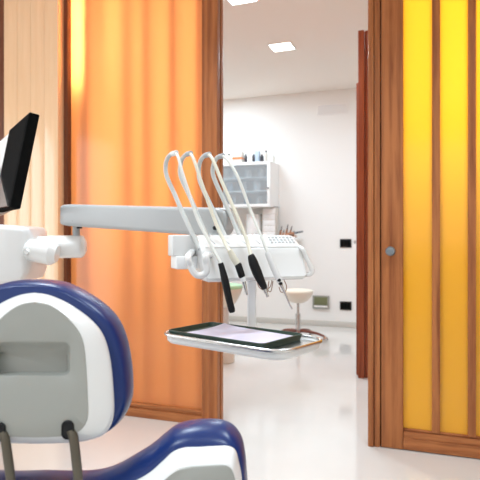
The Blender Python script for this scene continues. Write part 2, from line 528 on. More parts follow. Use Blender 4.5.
# ceiling lights
for (px, py, lab) in ((240.5, -3, 'square recessed ceiling light nearest the doorway, at the top edge'),
                      (282, 46.5, 'square recessed ceiling light farther into the white room')):
    d = F * (ZC - EYE) / (HZ - py)
    c = PX(px, py, d); c.z = ZC
    t = thing('ceiling_light', lab, 'ceiling light', c, 'recessed ceiling lights')
    h = 0.095
    bm = BM()
    for s in (-1, 1):
        box(bm, (c.x - h - 0.012, c.y + s * (h + 0.006) - 0.006, ZC - 0.008), (c.x + h + 0.012, c.y + s * (h + 0.006) + 0.006, ZC), 0.002)
        box(bm, (c.x + s * (h + 0.006) - 0.006, c.y - h, ZC - 0.008), (c.x + s * (h + 0.006) + 0.006, c.y + h, ZC), 0.002)
    obj('frame', bm, M['vent'], t)
    obj('diffuser', box(BM(), (c.x - h, c.y - h, ZC - 0.004), (c.x + h, c.y + h, ZC)), M['lamp'], t)

# ================================================================== WALL CABINET
yc = 6.10
cx1 = XP(270, yc)
cx0 = XP(212, yc)
cz1 = EYE + (HZ - 162) / F * 6.45; cz0 = EYE + (HZ - 207) / F * 6.45
t = thing('wall_cabinet', 'white wall cabinet with a framed glass door, hung on the back wall', 'cabinet', ((cx0 + cx1) / 2, YB, cz0))
th = 0.018
bm = BM()
box(bm, (cx0, yc + 0.02, cz0), (cx0 + th, YB, cz1)); box(bm, (cx1 - th, yc + 0.02, cz0), (cx1, YB, cz1))
box(bm, (cx0 + th, yc + 0.02, cz0), (cx1 - th, YB, cz0 + th)); box(bm, (cx0 + th, yc + 0.02, cz1 - th), (cx1 - th, YB, cz1))
box(bm, (cx0 + th, YB - 0.008, cz0 + th), (cx1 - th, YB, cz1 - th))
obj('body', bm, M['cabinet'], t)
zmid = (cz0 + cz1) / 2
for zz in (cz0 + (cz1 - cz0) * 0.36, cz0 + (cz1 - cz0) * 0.66):
    obj('shelf', box(BM(), (cx0 + th, yc + 0.04, zz - 0.008), (cx1 - th, YB - 0.008, zz + 0.008)), M['cab_in'], t)
bm = BM()
fwd = 0.035
box(bm, (cx0, yc, cz0), (cx1, yc + 0.018, cz0 + fwd), 0.002); box(bm, (cx0, yc, cz1 - fwd), (cx1, yc + 0.018, cz1), 0.002)
box(bm, (cx0, yc, cz0 + fwd), (cx0 + fwd, yc + 0.018, cz1 - fwd), 0.002); box(bm, (cx1 - fwd, yc, cz0 + fwd), (cx1, yc + 0.018, cz1 - fwd), 0.002)
cd = obj('door', bm, M['cabinet'], t)
obj('pane', box(BM(), (cx0 + fwd, yc + 0.006, cz0 + fwd), (cx1 - fwd, yc + 0.011, cz1 - fwd)), M['glass'], cd)
bm = BM()
lathe(bm, (cx1 - 0.018, yc, zmid - 0.05), [(0.005, 0), (0.005, 0.012), (0.009, 0.015), (0.009, 0.022), (0, 0.024)], 14, (0, -1, 0))
obj('knob', bm, M['black_matte'], cd, label='tiny dark knob')
# jars seen through the pane
zs = [cz0 + th, cz0 + (cz1 - cz0) * 0.36 + 0.008, cz0 + (cz1 - cz0) * 0.66 + 0.008]
jl = {0: ('bottom', 'on the bottom shelf'), 1: ('middle', 'on the middle shelf'), 2: ('top', 'on the top shelf')}
def bottle(name, base, r, h, m, label, cat, group, cap=None, neck=0.5):
    tt = thing(name, label, cat, base, group)
    obj('body', lathe(BM(), base, [(r * .92, 0), (r, r * .12), (r, h * .72), (r * .75, h * .80), (r * neck, h * .84), (r * neck, h * .88)], 18), m, tt)
    obj('cap', lathe(BM(), base, [(r * neck * 1.25, h * .86), (r * neck * 1.25, h * .98), (r * neck * 1.1, h)], 18), cap or M['white'], tt)
    return tt
seq = [(0, 233, 'white', .034, .13), (0, 247, 'blue_box', .04, .10), (0, 259, 'white', .036, .12),
       (1, 230, 'blue_box', .036, .12), (1, 243, 'white', .045, .11), (1, 257, 'cab_in', .04, .13),
       (2, 236, 'cab_in', .04, .10), (2, 248, 'white', .042, .09), (2, 261, 'white', .032, .10)]
pos = {0: 'left', 1: 'middle', 2: 'right'}
cn = {'white': 'white', 'blue_box': 'bluish', 'cab_in': 'grey'}
for k, (sh, px, m_, r, h) in enumerate(seq):
    yy = yc + 0.16
    bottle('storage_jar', Vector((XP(px, yy), yy, zs[sh])), r, h, M[m_], 'blurred %s jar behind the cabinet glass, %s of the three %s' % (cn[m_], pos[k % 3], jl[sh][1]), 'jar', 'jars inside the glass cabinet', neck=0.8)

# things on top of the cabinet
def cb(px): return Vector((XP(px, yc + 0.06), yc + 0.06, cz1))
s = 7.6 / F
bottle('small_bottle', cb(229), 1.6 * s, 8.5 * s, M['white_box'], 'small white bottle with dark cap on the cabinet top, left of the orange banded carton', 'bottle', 'bottles on the cabinet top', M['dark_bottle'])
c = cb(238)
t = thing('carton', 'white carton with an orange band on top of the cabinet', 'box', c)
obj('carton_body', box(BM(), (c.x - 4.4 * s, c.y - 0.03, c.z), (c.x + 4.4 * s, c.y + 0.05, c.z + 9.5 * s), 0.002), M['white_box'], t)
obj('band', box(BM(), (c.x - 4.45 * s, c.y - 0.0315, c.z + 3.2 * s), (c.x + 4.45 * s, c.y + 0.0505, c.z + 4.9 * s)), M['orange_box'], t, label='orange printed band')
bottle('small_bottle', cb(245.8), 1.3 * s, 7.5 * s, M['dark_bottle'], 'small dark bottle on the cabinet top, right of the orange banded carton', 'bottle', 'bottles on the cabinet top', M['dark_bottle'])
bottle('small_bottle', cb(253.7), 1.4 * s, 8 * s, M['dark_bottle'], 'slim dark bottle with white cap, left of the tall white carton on the cabinet', 'bottle', 'bottles on the cabinet top')
c = cb(257.5)
t = obj('carton', box(BM(), (c.x - 1.8 * s, c.y - 0.02, c.z), (c.x + 1.8 * s, c.y + 0.04, c.z + 9.5 * s), 0.002), M['blue_box'])
tag(t, 'narrow bluish carton standing among bottles on the cabinet top', 'box')
bottle('small_bottle', cb(262), 1.5 * s, 6.5 * s, M['dark_bottle'], 'squat dark bottle right of the narrow bluish carton on the cabinet', 'bottle', 'bottles on the cabinet top', M['dark_bottle'])
bottle('small_bottle', cb(266), 1.4 * s, 9.5 * s, M['white_box'], 'tall white bottle with dark cap at the right of the cabinet top group', 'bottle', 'bottles on the cabinet top', M['dark_bottle'])
# last one stands at the back right corner of the top
c = Vector((XP(273.5, YB - 0.1), YB - 0.1, cz1))
c.x = min(c.x, cx1 - 0.02)
bottle('small_bottle', c, 1.2 * s, 8 * s, M['white_box'], 'pale small bottle at the rear right corner of the cabinet top', 'bottle', 'bottles on the cabinet top')

# ---- narrow wall shelf under the cabinet with dispenser, roll and small instruments
ysf = 6.20
sx0, sx1 = XP(216, ysf), XP(297, ysf)
sz = EYE - (238 - HZ) / F * 6.45
t = thing('wall_shelf', 'white wall shelf under the glass cabinet, behind the instrument head', 'shelf', ((sx0 + sx1) / 2, YB, sz - 0.03))
obj('board', box(BM(), (sx0, ysf, sz - 0.03), (sx1, YB, sz), 0.003), M['cabinet'], t)
for xx in (sx0 + 0.2, sx1 - 0.2):
    bm = BM()
    box(bm, (xx - 0.01, YB - 0.01, sz - 0.2), (xx + 0.01, YB, sz - 0.03)); box(bm, (xx - 0.01, YB - 0.2, sz - 0.04), (xx + 0.01, YB, sz - 0.03))
    obj('bracket', bm, M['cabinet'], t)
ym = ysf + 0.10
dx0, dx1 = XP(264, ym), XP(277, ym)
zt = EYE + (HZ - 206) / F * 6.45
t = thing('drawer_tower', 'white stacked drawer box with grey lid on the shelf below the cabinet', 'box', ((dx0 + dx1) / 2, ym, sz))
obj('body', box(BM(), (dx0, ym - 0.06, sz), (dx1, ym + 0.08, zt - 0.012), 0.003), M['white_box'], t)
obj('lid', box(BM(), (dx0 - 0.006, ym - 0.066, zt - 0.012), (dx1 + 0.006, ym + 0.086, zt), 0.003), M['tag'], t, label='flat grey lid')
for k in range(5):
    z_ = sz + 0.01 + (zt - sz - 0.03) * k / 5
    obj('drawer', box(BM(), (dx0 + 0.008, ym - 0.064, z_), (dx1 - 0.008, ym - 0.058, z_ + (zt - sz - 0.03) / 5 - 0.006), 0.001), M['cabinet'], t)
c = Vector((XP(254, ym), ym, sz))
t = thing('paper_roll', 'white paper towel roll on the shelf, left of the drawer box', 'paper roll', c)
obj('roll', lathe(BM(), c, [(0.085, 0), (0.09, 0.01), (0.09, 0.27), (0.086, 0.28), (0.024, 0.28), (0.024, 0.24), (0, 0.24)], 28), M['cabinet'], t)
c = Vector((XP(234, ym), ym, sz))
t = bottle('soap_bottle', c, 0.05, 0.26, M['cabinet'], 'white bottle on the shelf, left of the paper roll', 'bottle', None)
# instrument rack with copper coloured tools
c = Vector((XP(289, ym), ym, sz))
t = thing('tool_rack', 'low steel rack holding copper tools at the right end of the shelf', 'rack', c)
rx0, rx1 = XP(279, ym), XP(296.5, ym)
bm = BM()
box(bm, (rx0, ym - 0.03, sz), (rx1, ym + 0.03, sz + 0.012), 0.002)
obj('base', bm, M['steel'], t)
bm = BM()
box(bm, (rx0, ym + 0.012, sz + 0.012), (rx1, ym + 0.02, sz + 0.03), 0.001)
obj('ridge', bm, M['steel'], t)
tools = [(278.5, 235, 282, 226, 'leftmost'), (281.5, 237, 284, 230, 'second from left'), (284.5, 236, 288, 224.5, 'tallest, in the middle'), (288, 236, 292, 226, 'second from right'), (291.5, 236, 294, 230.5, 'rightmost short')]
for k, (ax, ay, bx, by, which) in enumerate(tools):
    yy = ym
    p = Vector((XP(ax + 1.2, yy), yy, sz + 0.012)); q = Vector((XP(bx, yy + 0.02), yy + 0.02, ZP(bx, by, yy + 0.02)))
    t = thing('copper_tool', 'small copper coloured tool standing in the shelf rack, %s' % which, 'tool', p, 'copper tools in the rack')
    mid = p.lerp(q, 0.6)
    obj('handle', tube(BM(), [p, mid], [0.016, 0.011], 10), M['copper'], t)
    obj('tip', tube(BM(), [mid, q], [0.008, 0.004], 8), M['dark_bottle'], t, label='dark slender tip')
p = Vector((XP(286, ym - 0.02), ym - 0.02, sz + 0.042)); q = Vector((XP(303, ym - 0.02), ym - 0.02, ZP(303, 231.5, ym - 0.02)))
t = thing('copper_tool', 'copper tool lying flat across the rack with its dark tip over the shelf end', 'tool', p, 'copper tools in the rack')
mid = p.lerp(q, 0.5)
obj('handle', tube(BM(), [p, mid], [0.017, 0.015], 10), M['copper'], t)
obj('tip', tube(BM(), [mid, q], [0.012, 0.009], 8), M['dark_bottle'], t, label='dark tip')

# ================================================================== STOOLS
def stool(base, seat_z, r, seat_m, shell_m, label, bowl, casters=True, legrot=0.0, pr=0.014):
    t = thing('stool', label, 'stool', base)
    b = Vector(base)
    # cushion
    obj('seat', lathe(BM(), b, [(r * .5, seat_z - .035), (r * .97, seat_z - .035), (r, seat_z - .022), (r * .97, seat_z - .008), (r * .8, seat_z), (0, seat_z + .002)], 36), seat_m, t)
    obj('seat_shell', lathe(BM(), b, [(0.03, seat_z - .035 - bowl), (r * .35, seat_z - .035 - bowl * .97), (r * .62, seat_z - .035 - bowl * .75), (r * .85, seat_z - .035 - bowl * .38), (r * .98, seat_z - .04), (r * .98, seat_z - .034)], 36), shell_m, t)
    if casters:
        obj('pole', lathe(BM(), b, [(pr, .22), (pr, seat_z - .03 - bowl)], 16), M['steel'], t)
        obj('gas_cylinder', lathe(BM(), b, [(.026, .09), (.026, .27), (.022, .275), (pr, .275)], 18), M['steel'], t)
        for k in range(5):
            a = legrot + k * 2 * PI / 5
            u = Vector((math.cos(a), math.sin(a), 0))
            pts = smooth_path([b + u * .01 + Vector((0, 0, .098)), b + u * .1 + Vector((0, 0, .096)), b + u * .2 + Vector((0, 0, .080)), b + u * .26 + Vector((0, 0, .058))], 5)
            lg = obj('leg', tube(BM(), pts, [.016, .011], 10), M['red_leg'], t)
            side = u.cross(Vector((0, 0, 1)))
            w = BM()
            for sgn in (-1, 1):
                lathe(w, b + u * .275 + side * (sgn * .012) + Vector((0, 0, .027)) - side * .007, [(.02, 0), (.027, .003), (.027, .011), (.02, .014)], 18, side)
            tube(w, [b + u * .262 + Vector((0, 0, .07)), b + u * .272 + Vector((0, 0, .03))], .008, 8)
            obj('caster', w, M['steel'], lg)
    else:
        obj('pole', lathe(BM(), b, [(.045, .1), (.04, seat_z - .03 - bowl)], 20), M['white'], t)
        obj('base', lathe(BM(), b, [(.085, 0), (.09, .006), (.09, .07), (.07, .10), (.04, .115)], 28), M['cream'], t)
    return t
d1 = 5.62
b1 = PX(298, 0, d1); b1.z = 0
stool(b1, EYE - (289.5 - HZ) / F * d1, 0.152, M['cream_top'], M['cream'], 'cream round stool on a slim steel pole with casters, in front of the back wall', 0.10, True, math.radians(2))
d2_ = 4.68
b2 = PX(224, 0, d2_); b2.z = 0
stool(b2, EYE - (284 - HZ) / F * d2_, 0.158, M['mint'], M['cream'], 'cream stool with a pale green cushion, just behind the doorway post', 0.16, False)

# ================================================================== DENTAL CHAIR
def dense(pts, n=6):
    """Catmull-Rom through 2-D points (open)"""
    return [(p.x, p.y) for p in smooth_path([Vector((a, b, 0)) for a, b in pts], n)]

def mirror_outline(right, cx):
    """right half outline, from top centre to bottom centre -> closed outline"""
    left = [(2 * cx - a, b) for a, b in right[::-1]]
    if abs(right[0][0] - cx) < 1e-3: left = left[:-1]
    if abs(right[-1][0] - cx) < 1e-3: left = left[1:]
    return right + left

def ring_at(outline, d, dref=None):
    """outline in px at reference depth dref, placed at depth d with the same real size"""
    dref = d if dref is None else dref
    return [W((a - 240) / F * dref, d, EYE - (b - HZ) / F * dref) for a, b in outline]

def lerp_out(A, B, k): return [(a[0] + (b[0] - a[0]) * k, a[1] + (b[1] - a[1]) * k) for a, b in zip(A, B)]

def padded(S, B, d0, depth, dref, n=12, inset=0.0):
    """cushion: profile bulges from outline S to outline B and back"""
    rings = []
    for i in range(n + 1):
        a = PI * i / n
        rings.append(ring_at(lerp_out(S, B, math.sin(a) ** 0.8), d0 + depth * (1 - math.cos(a)) / 2, dref))
    return rings

def by_angle(poly, c, n):
    """resample a closed star-shaped outline at n equal angles about c"""
    out = []
    m = len(poly)
    for k in range(n):
        a = 2 * PI * k / n
        ux, uy = math.cos(a), math.sin(a)
        best = None
        for i in range(m):
            x1_, y1_ = poly[i][0] - c[0], poly[i][1] - c[1]
            x2_, y2_ = poly[(i + 1) % m][0] - c[0], poly[(i + 1) % m][1] - c[1]
            ex, ey = x2_ - x1_, y2_ - y1_
            den = ux * ey - uy * ex
            if abs(den) < 1e-12: continue
            tt = (x1_ * ey - y1_ * ex) / den
            ss = (x1_ * uy - y1_ * ux) / den
            if tt > 0 and -1e-9 <= ss <= 1 + 1e-9:
                best = tt if best is None else max(best, tt)
        out.append((c[0] + ux * best, c[1] + uy * best))
    return out

HX = 34.5
DH = 0.80
chair_base = W((38 - 240) / F * 1.05, 1.12, 0)
chair = thing('dental_chair', 'dental chair with navy blue vinyl cushions and white shell back, seen from behind', 'dental chair', chair_base)
hb_r = dense([(HX, 279.5), (50, 280.3), (68, 284.3), (93, 298), (112, 314), (123, 333), (129.5, 360), (131.8, 388), (130, 404), (123, 418), (111, 429), (95, 436), (70, 438.5), (HX, 439)])
hs_r = dense([(HX, 292.5), (50, 295), (70, 304), (92, 320), (104.5, 337), (111, 362), (114, 395), (114, 414), (109, 429), (99, 437), (80, 442), (58, 443.3), (HX, 443.8)])
hp_r = dense([(HX, 301.7), (50, 305), (66, 316), (78, 330), (84, 345), (86.5, 370), (88, 400), (88, 417), (83, 428), (74, 434), (60, 436.5), (50, 437.2), (HX, 437.5)])
CH = (HX, 362)
NA = 128
HB = by_angle(mirror_outline(hb_r, HX), CH, NA)
HS = by_angle(mirror_outline(hs_r, HX), CH, NA)
HP = by_angle(mirror_outline(hp_r, HX), CH, NA)
SL = by_angle([(HX - 1.2 + a, 359 + b) for a, b in rrect(73, 33.5, 6)], CH, NA)
SL2 = by_angle([(HX - 1.2 + a, 359.5 + b) for a, b in rrect(70, 29, 4.5)], CH, NA)
SL3 = by_angle([(HX - 1.8 + a, 362.5 + b) for a, b in rrect(69, 20, 3)], CH, NA)
# cushion (in front of the shell, away from the camera)
HSi = lerp_out(HS, [CH] * NA, 0.03)
obj('headrest_cushion', loft(BM(), padded(lerp_out(HB, [CH] * NA, .085), HB, DH + 0.014, 0.070, DH + .045, 14)), M['blue'], chair, smooth=60)
# white shell
rings = [ring_at(HSi, DH + 0.035, None), ring_at(HS, DH + 0.03, None), ring_at(HS, DH + 0.006, None), ring_at(lerp_out(HS, HP, .06), DH - 0.001, None),
         ring_at(lerp_out(HS, HP, .16), DH - 0.006, None), ring_at(lerp_out(HS, HP, .55), DH - 0.017, None), ring_at(lerp_out(HS, HP, .9), DH - 0.026, None), ring_at(HP, DH - 0.0275, None)]
obj('headrest_shell', loft(BM(), rings, cap1=False), M['white_gloss'], chair, smooth=60)
DP = DH - 0.0275
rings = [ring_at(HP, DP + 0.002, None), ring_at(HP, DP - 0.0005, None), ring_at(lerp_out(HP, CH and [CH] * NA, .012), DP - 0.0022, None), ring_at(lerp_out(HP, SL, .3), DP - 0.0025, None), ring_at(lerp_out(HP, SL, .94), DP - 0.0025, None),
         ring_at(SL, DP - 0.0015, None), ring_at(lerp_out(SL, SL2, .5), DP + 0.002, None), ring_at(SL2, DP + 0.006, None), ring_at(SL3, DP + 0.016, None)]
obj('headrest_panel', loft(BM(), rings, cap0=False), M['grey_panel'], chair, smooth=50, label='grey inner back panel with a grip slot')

# posts between headrest and backrest
for (gx, gy, qx, qy, ex, ey) in ((68.5, 429, 74, 441, 80, 500), (0.5, 431, 5.5, 441, 13, 500)):
    dg = DP - 0.004
    p = [PX(gx + 2.5, gy + 1, dg + 0.004), PX(qx, qy, dg + .002), PX((qx + ex) / 2 + .3, 470, dg + .004), PX(ex, ey, dg + 0.02)]
    ps = obj('headrest_post', tube(BM(), smooth_path(p, 8), [.0066, .0066], 14), M['post'], chair, label='dark bronze headrest post')
    gr = [(gx + a, gy + b) for a, b in rrect(12.5, 19, 5.8)]
    gi = [(gx + a * .86, gy + b * .9) for a, b in rrect(12.5, 19, 5.8)]
    bm = loft(BM(), [ring_at(gr, DP + .004, DP), ring_at(gr, DP - .0045, DP), ring_at(gi, DP - .006, DP), ring_at(gi, DP - .0045, DP)])
    obj('grommet', bm, M['black'], ps, label='black rubber grommet')

# backrest (upper edge with raised shoulders)
BX = 38.0
DB = 0.80
bb_r = dense([(BX, 477), (70, 477.5), (95, 475.5), (115, 468.5), (135, 457), (150, 447.5), (164, 436), (176, 427.5), (192, 423.2), (208, 422), (221, 423), (231, 427), (239.5, 436), (244.5, 449), (247.5, 478), (250, 520), (252, 570), (246, 620), (220, 650), (150, 660), (90, 662), (BX, 662)])
bs_r = dense([(BX, 490), (70, 491), (98, 490), (118, 487), (136, 480), (150, 472), (163, 460.5), (173, 451.5), (185, 447.3), (200, 446.6), (218, 445.6), (228.5, 445.8), (235.5, 450), (238.8, 461), (242, 478), (245, 520), (247, 570), (241, 617), (218, 645), (150, 655), (90, 657), (BX, 657)])
bp_r = dense([(BX, 505), (70, 506), (103, 505.5), (126, 502), (146, 496), (157, 487), (168, 477.5), (178, 470), (190, 467), (200, 466.2), (216, 465.2), (225, 465.3), (231, 468.5), (234, 475), (236, 486), (238, 520), (239, 570), (234, 610), (212, 635), (150, 643), (90, 645), (BX, 645)])
BB, BS, BP = (mirror_outline(o_, BX) for o_ in (bb_r, bs_r, bp_r))
obj('backrest_cushion', loft(BM(), padded(BS, BB, DB + 0.006, 0.09, DB + .045, 14)), M['blue'], chair, smooth=60)
rings = [ring_at(lerp_out(BS, BP, .2), DB + 0.035, None), ring_at(BS, DB + 0.03, None), ring_at(BS, DB + 0.004, None), ring_at(lerp_out(BS, BP, .08), DB - 0.004, None), ring_at(lerp_out(BS, BP, .3), DB - 0.010, None), ring_at(lerp_out(BS, BP, .85), DB - 0.026, None), ring_at(BP, DB - 0.0285, None)]
obj('backrest_shell', loft(BM(), rings), M['white_gloss'], chair, smooth=60)
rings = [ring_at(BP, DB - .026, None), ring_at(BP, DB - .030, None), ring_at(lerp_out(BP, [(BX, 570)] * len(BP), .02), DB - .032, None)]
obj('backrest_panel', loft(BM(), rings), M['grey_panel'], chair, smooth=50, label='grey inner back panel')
# seat, leg rest and base (below the picture)
CXL = (BX - 240) / F * DB
def cl(x, d, z): return W(CXL + x, d, z)
ax_x, ax_d = W(1, 0, 0) - W(0, 0, 0), W(0, 1, 0) - W(0, 0, 0)
obj('seat_cushion', quadbox(BM(), cl(0, 1.12, .375), ax_x * .25, ax_d * .24, Vector((0, 0, .05)), 0.035, 4), M['blue'], chair)
obj('seat_shell', quadbox(BM(), cl(0, 1.10, .295), ax_x * .22, ax_d * .22, Vector((0, 0, .035)), 0.02, 3), M['white_gloss'], chair)
obj('backrest_bracket', quadbox(BM(), cl(0, .845, .40), ax_x * .10, ax_d * .05, Vector((0, 0, .10)), 0.015, 3), M['white_gloss'], chair)
bm = BM()
quadbox(bm, cl(0, 1.10, .16), ax_x * .09, ax_d * .12, Vector((0, 0, .11)), 0.02, 3)
obj('lift_column', bm, M['grey_arm'], chair)
obj('base', quadbox(BM(), cl(0, 1.10, .03), ax_x * .22, ax_d * .30, Vector((0, 0, .03)), 0.02, 3), M['white_gloss'], chair)

# ================================================================== DENTAL UNIT
ub = PX(-70, 0, 2.12); ub.z = 0
unit = thing('dental_unit', 'white dental delivery unit with a long grey balance arm, instrument head and tray', 'dental unit', ub)
# floor column and housing
obj('column', loft(BM(), [[W((-70 - 240) / F * 2.12 + a, 2.12 + b, z) for a, b in rrect(w_, h_, .04)] for z, w_, h_ in ((0, .30, .34), (.03, .30, .34), (.06, .24, .28), (.88, .22, .26))]), M['white'], unit)
# housing: lofted along the lateral direction
def hring(px, y0, y1, dep, d=2.06, r=.02):
    zc_ = EYE - ((y0 + y1) / 2 - HZ) / F * d; h = (y1 - y0) / F * d
    x = (px - 240) / F * d
    return [W(x, d + a, zc_ + b) for a, b in rrect(dep, h, min(r, h * .45, dep * .45))]
obj('housing', loft(BM(), [hring(-115, 232, 279, .26), hring(-110, 226, 281, .30), hring(-20, 224, 283, .30), hring(20, 225.5, 281, .28), hring(33, 227, 279, .24), hring(37.5, 229, 272, .20), hring(39, 234, 262, .14)]), M['white'], unit)
# joint cover cone and forearm
A_ = PX(24, 251, 1.97); B_ = PX(84, 246.5, 2.06)
obj('joint_cover', tube(BM(), [PX(20, 249, 2.03), PX(24, 249.5, 1.99), PX(40, 251, 1.97), PX(52, 253, 1.965), PX(57.5, 254, 1.965)], [.030, .036, .042, .044, .030], 24), M['white_gloss'], unit)
bm = BM()
tube(bm, smooth_path([PX(36, 247.5, 2.06), PX(50, 247, 2.06), PX(78, 246.5, 2.06), PX(83.5, 246.5, 2.06), PX(85.5, 246.5, 2.06)], 3), [.041, .041, .042, .042, .042, .041, .036, .026, .022], 28)
obj('forearm', bm, M['white_gloss'], unit)
bm = BM()
lathe(bm, PX(27.5, 252, 1.945), [(.011, 0), (.011, .008), (.008, .011), (0, .011)], 16, PX(27, 252, 1.0) * 0 + (W(0, 0, 0) - W(0, 1, 0)))
obj('screw_cap', bm, M['steel'], unit)
# vertical pin
p = PX(76.3, 238, 2.06); q = PX(76.3, 224, 2.06)
obj('pivot_pin', tube(BM(), [p, q], .0135, 18), M['grey_arm'], unit)
bm = BM()
tube(bm, [PX(79.5, 225.5, 2.045), PX(79.5, 228.5, 2.045)], .010, 14)
obj('pivot_nut', bm, M['black'], unit)
# balance arm
dl, dr = 2.08, 1.62
bl = PX(66, 215, dl); br = PX(225, 222.5, dr)
dirv = (br - bl).normalized()
side = Vector((dirv.y, -dirv.x, 0)).normalized()
upv = side.cross(dirv) * -1
if upv.z < 0: upv = -upv
L_ = (br - bl).length
def brow(s_, hh, ww, zc_=0.0):
    c = bl + dirv * s_ + upv * zc_
    return [c + side * a + upv * b for a, b in rrect(ww, hh, min(.014, hh * .45, ww * .45))]
rings = [brow(0, .062, .050), brow(.006, .074, .058), brow(.05, .080, .060), brow(L_ * .6, .082, .06), brow(L_ - .02, .084, .06)]
for k in range(1, 8):
    a = k / 8 * PI / 2
    rings.append(brow(L_ - .02 + .04 * math.sin(a), .084 * math.cos(a) ** .6 + .0005, .06 * (0.55 + .45 * math.cos(a)), 0))
obj('balance_arm', loft(BM(), rings), M['grey_arm'], unit)
for (px, py, d_) in ((214.5, 228, 1.600), (73, 221, 2.01)):
    pp = PX(px, py, d_)
    obj('arm_screw', lathe(BM(), pp, [(.0055, -.02), (.0055, .002), (0, .003)], 14, side), M['black'], unit, label='dark screw')

# instrument head
PH = math.radians(22)
HC = Vector(((247 - 240) / F * 1.56, 1.56))
AX = Vector((math.cos(PH), math.sin(PH))); FW = Vector((math.sin(PH), -math.cos(PH)))
def hl(s_, t_, z):
    v = HC + AX * s_ + FW * t_
    return W(v.x, v.y, z)
prof = [(-.035, 1.035), (-.028, 1.048), (-.015, 1.053), (0, 1.052), (.022, 1.040), (.042, 1.027), (.050, 1.020), (.055, 1.012), (.060, .998), (.068, .975), (.078, .952), (.084, .941), (.082, .934), (.074, .931), (.03, .932), (-.02, .945), (-.035, .965)]
pc = (.02, .99)
def hring2(s_, k): return [hl(s_, pc[0] + (a - pc[0]) * k, pc[1] + (b - pc[1]) * k) for a, b in prof]
SLf, SRt = -.150, .146
obj('instrument_head', loft(BM(), [hring2(SLf, .86), hring2(SLf + .004, .95), hring2(SLf + .012, 1), hring2(SRt - .012, 1), hring2(SRt - .004, .95), hring2(SRt, .86)]), M['white_gloss'], unit)
# ridge line along the front edge
obj('front_ridge', tube(BM(), [hl(SLf + .012, .049, 1.020), hl(SRt - .012, .049, 1.020)], .0032, 10), M['white_gloss'], unit)
# rear block at the left end and pivot to the arm
def hbox(s0, s1, t0, t1, z0, z1, bev=.004):
    c = (hl(s0, t0, z0) + hl(s1, t1, z1)) / 2
    us = (hl(1, 0, 0) - hl(0, 0, 0)); ut = (hl(0, 1, 0) - hl(0, 0, 0))
    return quadbox(BM(), c, us * (s1 - s0) / 2, ut * (t1 - t0) / 2, Vector((0, 0, (z1 - z0) / 2)), bev, 3)
obj('side_module', hbox(-.213, -.145, -.052, .0, .996, 1.053), M['white'], unit)
obj('module_tray', hbox(-.206, -.145, -.048, .012, .962, .997), M['cabinet'], unit)
obj('rear_bracket', hbox(-.14, -.02, -.10, -.025, 1.01, 1.045), M['white'], unit)
pj = PX(216, 237, 1.615)
obj('pivot_post', tube(BM(), [Vector((pj.x, pj.y, 1.03)), Vector((pj.x, pj.y, 1.06))], .02, 20), M['grey_arm'], unit)
# handles
dL = 1.40
hpts = [hl(-.160, .005, 1.008)] + [PX(a, b, dL) for a, b in ((188, 257), (190.5, 266), (195, 273.5), (200.5, 275.5), (206, 272), (206.8, 264), (206, 256))] + [hl(-.13, .06, 1.0)]
obj('handle', tube(BM(), smooth_path(hpts, 6), .0088, 14), M['white_gloss'], unit)
dR = 1.56
hpts = [hl(.135, .0, 1.022)] + [PX(a, b, dR) for a, b in ((301.5, 248.5), (305.5, 256), (309.5, 264), (312, 270), (310.5, 273.5), (306, 274.5))] + [hl(.135, .075, .944)]
obj('handle', tube(BM(), smooth_path(hpts, 6), .0068, 14), M['white_gloss'], unit)
# key pad with small grey marks on the sloping top
def top_pt(s_, k, off=0.0):
    """k 0..1 from the back to the front of the sloping top"""
    t_ = .004 + .040 * k; z = 1.050 - .0255 * k
    return hl(s_, t_ + off * .53, z + off * .85)
kp = None
pad_s = (.052, .136)
c = (top_pt(pad_s[0], .12, .001) + top_pt(pad_s[1], .88, .001)) / 2
us = hl(1, 0, 0) - hl(0, 0, 0); uk = top_pt(0, 1) - top_pt(0, 0); un = us.cross(uk).normalized()
if un.z < 0: un = -un
kp = obj('keypad', quadbox(BM(), c, us * .042, uk * .38, un * .0012, .0008, 2), M['white'], unit)
for r_ in range(3):
    for q_ in range(7):
        s_ = pad_s[0] + .008 + q_ * .0113
        cc = top_pt(s_, .25 + .25 * r_, .0025)
        obj('key', quadbox(BM(), cc, us * (.0036 if (q_ + r_) % 3 else .0026), uk * .07, un * .0008), M['tag'], kp, smooth=None)
# holder slots
slot_s = [-.118, -.078, -.03, .012]
for s_ in slot_s:
    c = (top_pt(s_, .35, .0005) + top_pt(s_ + .012, .95, .0005)) / 2
    dv = top_pt(s_ + .010, .95) - top_pt(s_, .35)
    obj('holder_slot', quadbox(BM(), c, us * .0016, dv * .42, un * .0008), M['tag'], unit, smooth=None)
# whip arms and the hoses / handpieces
loops = [
    dict(strap=[(200, 249), (185, 218), (175, 195), (167.3, 178), (165.6, 168), (167, 159.5), (171, 154.3), (175.5, 153)],
         hose=[(175.5, 153), (178.5, 158), (182.5, 173), (190, 196), (198, 220), (210, 243), (221, 264)], db=1.475),
    dict(strap=[(213, 249), (201, 223), (190, 197), (181.3, 178), (180.2, 168), (182, 159.5), (186, 154.5), (190, 153.5)],
         hose=[(190, 153.5), (194, 160), (202, 184), (214.6, 220), (225, 243), (231, 253)], db=1.49),
    dict(strap=[(232, 249), (225, 236), (212, 208), (201, 184), (198.7, 172), (200.2, 161.5), (204, 156), (208.5, 154.5)],
         hose=[(208.5, 154.5), (213, 160), (222, 182), (234, 209), (246, 238), (251, 256)], db=1.505),
    dict(strap=[(249, 249), (241, 238), (227, 207), (216, 183), (212.7, 172), (214.2, 162.5), (218, 157), (222.5, 156)],
         hose=[(222.5, 156), (228, 160.5), (238, 177.5), (250, 209), (259, 231), (268, 253)], db=1.52)]
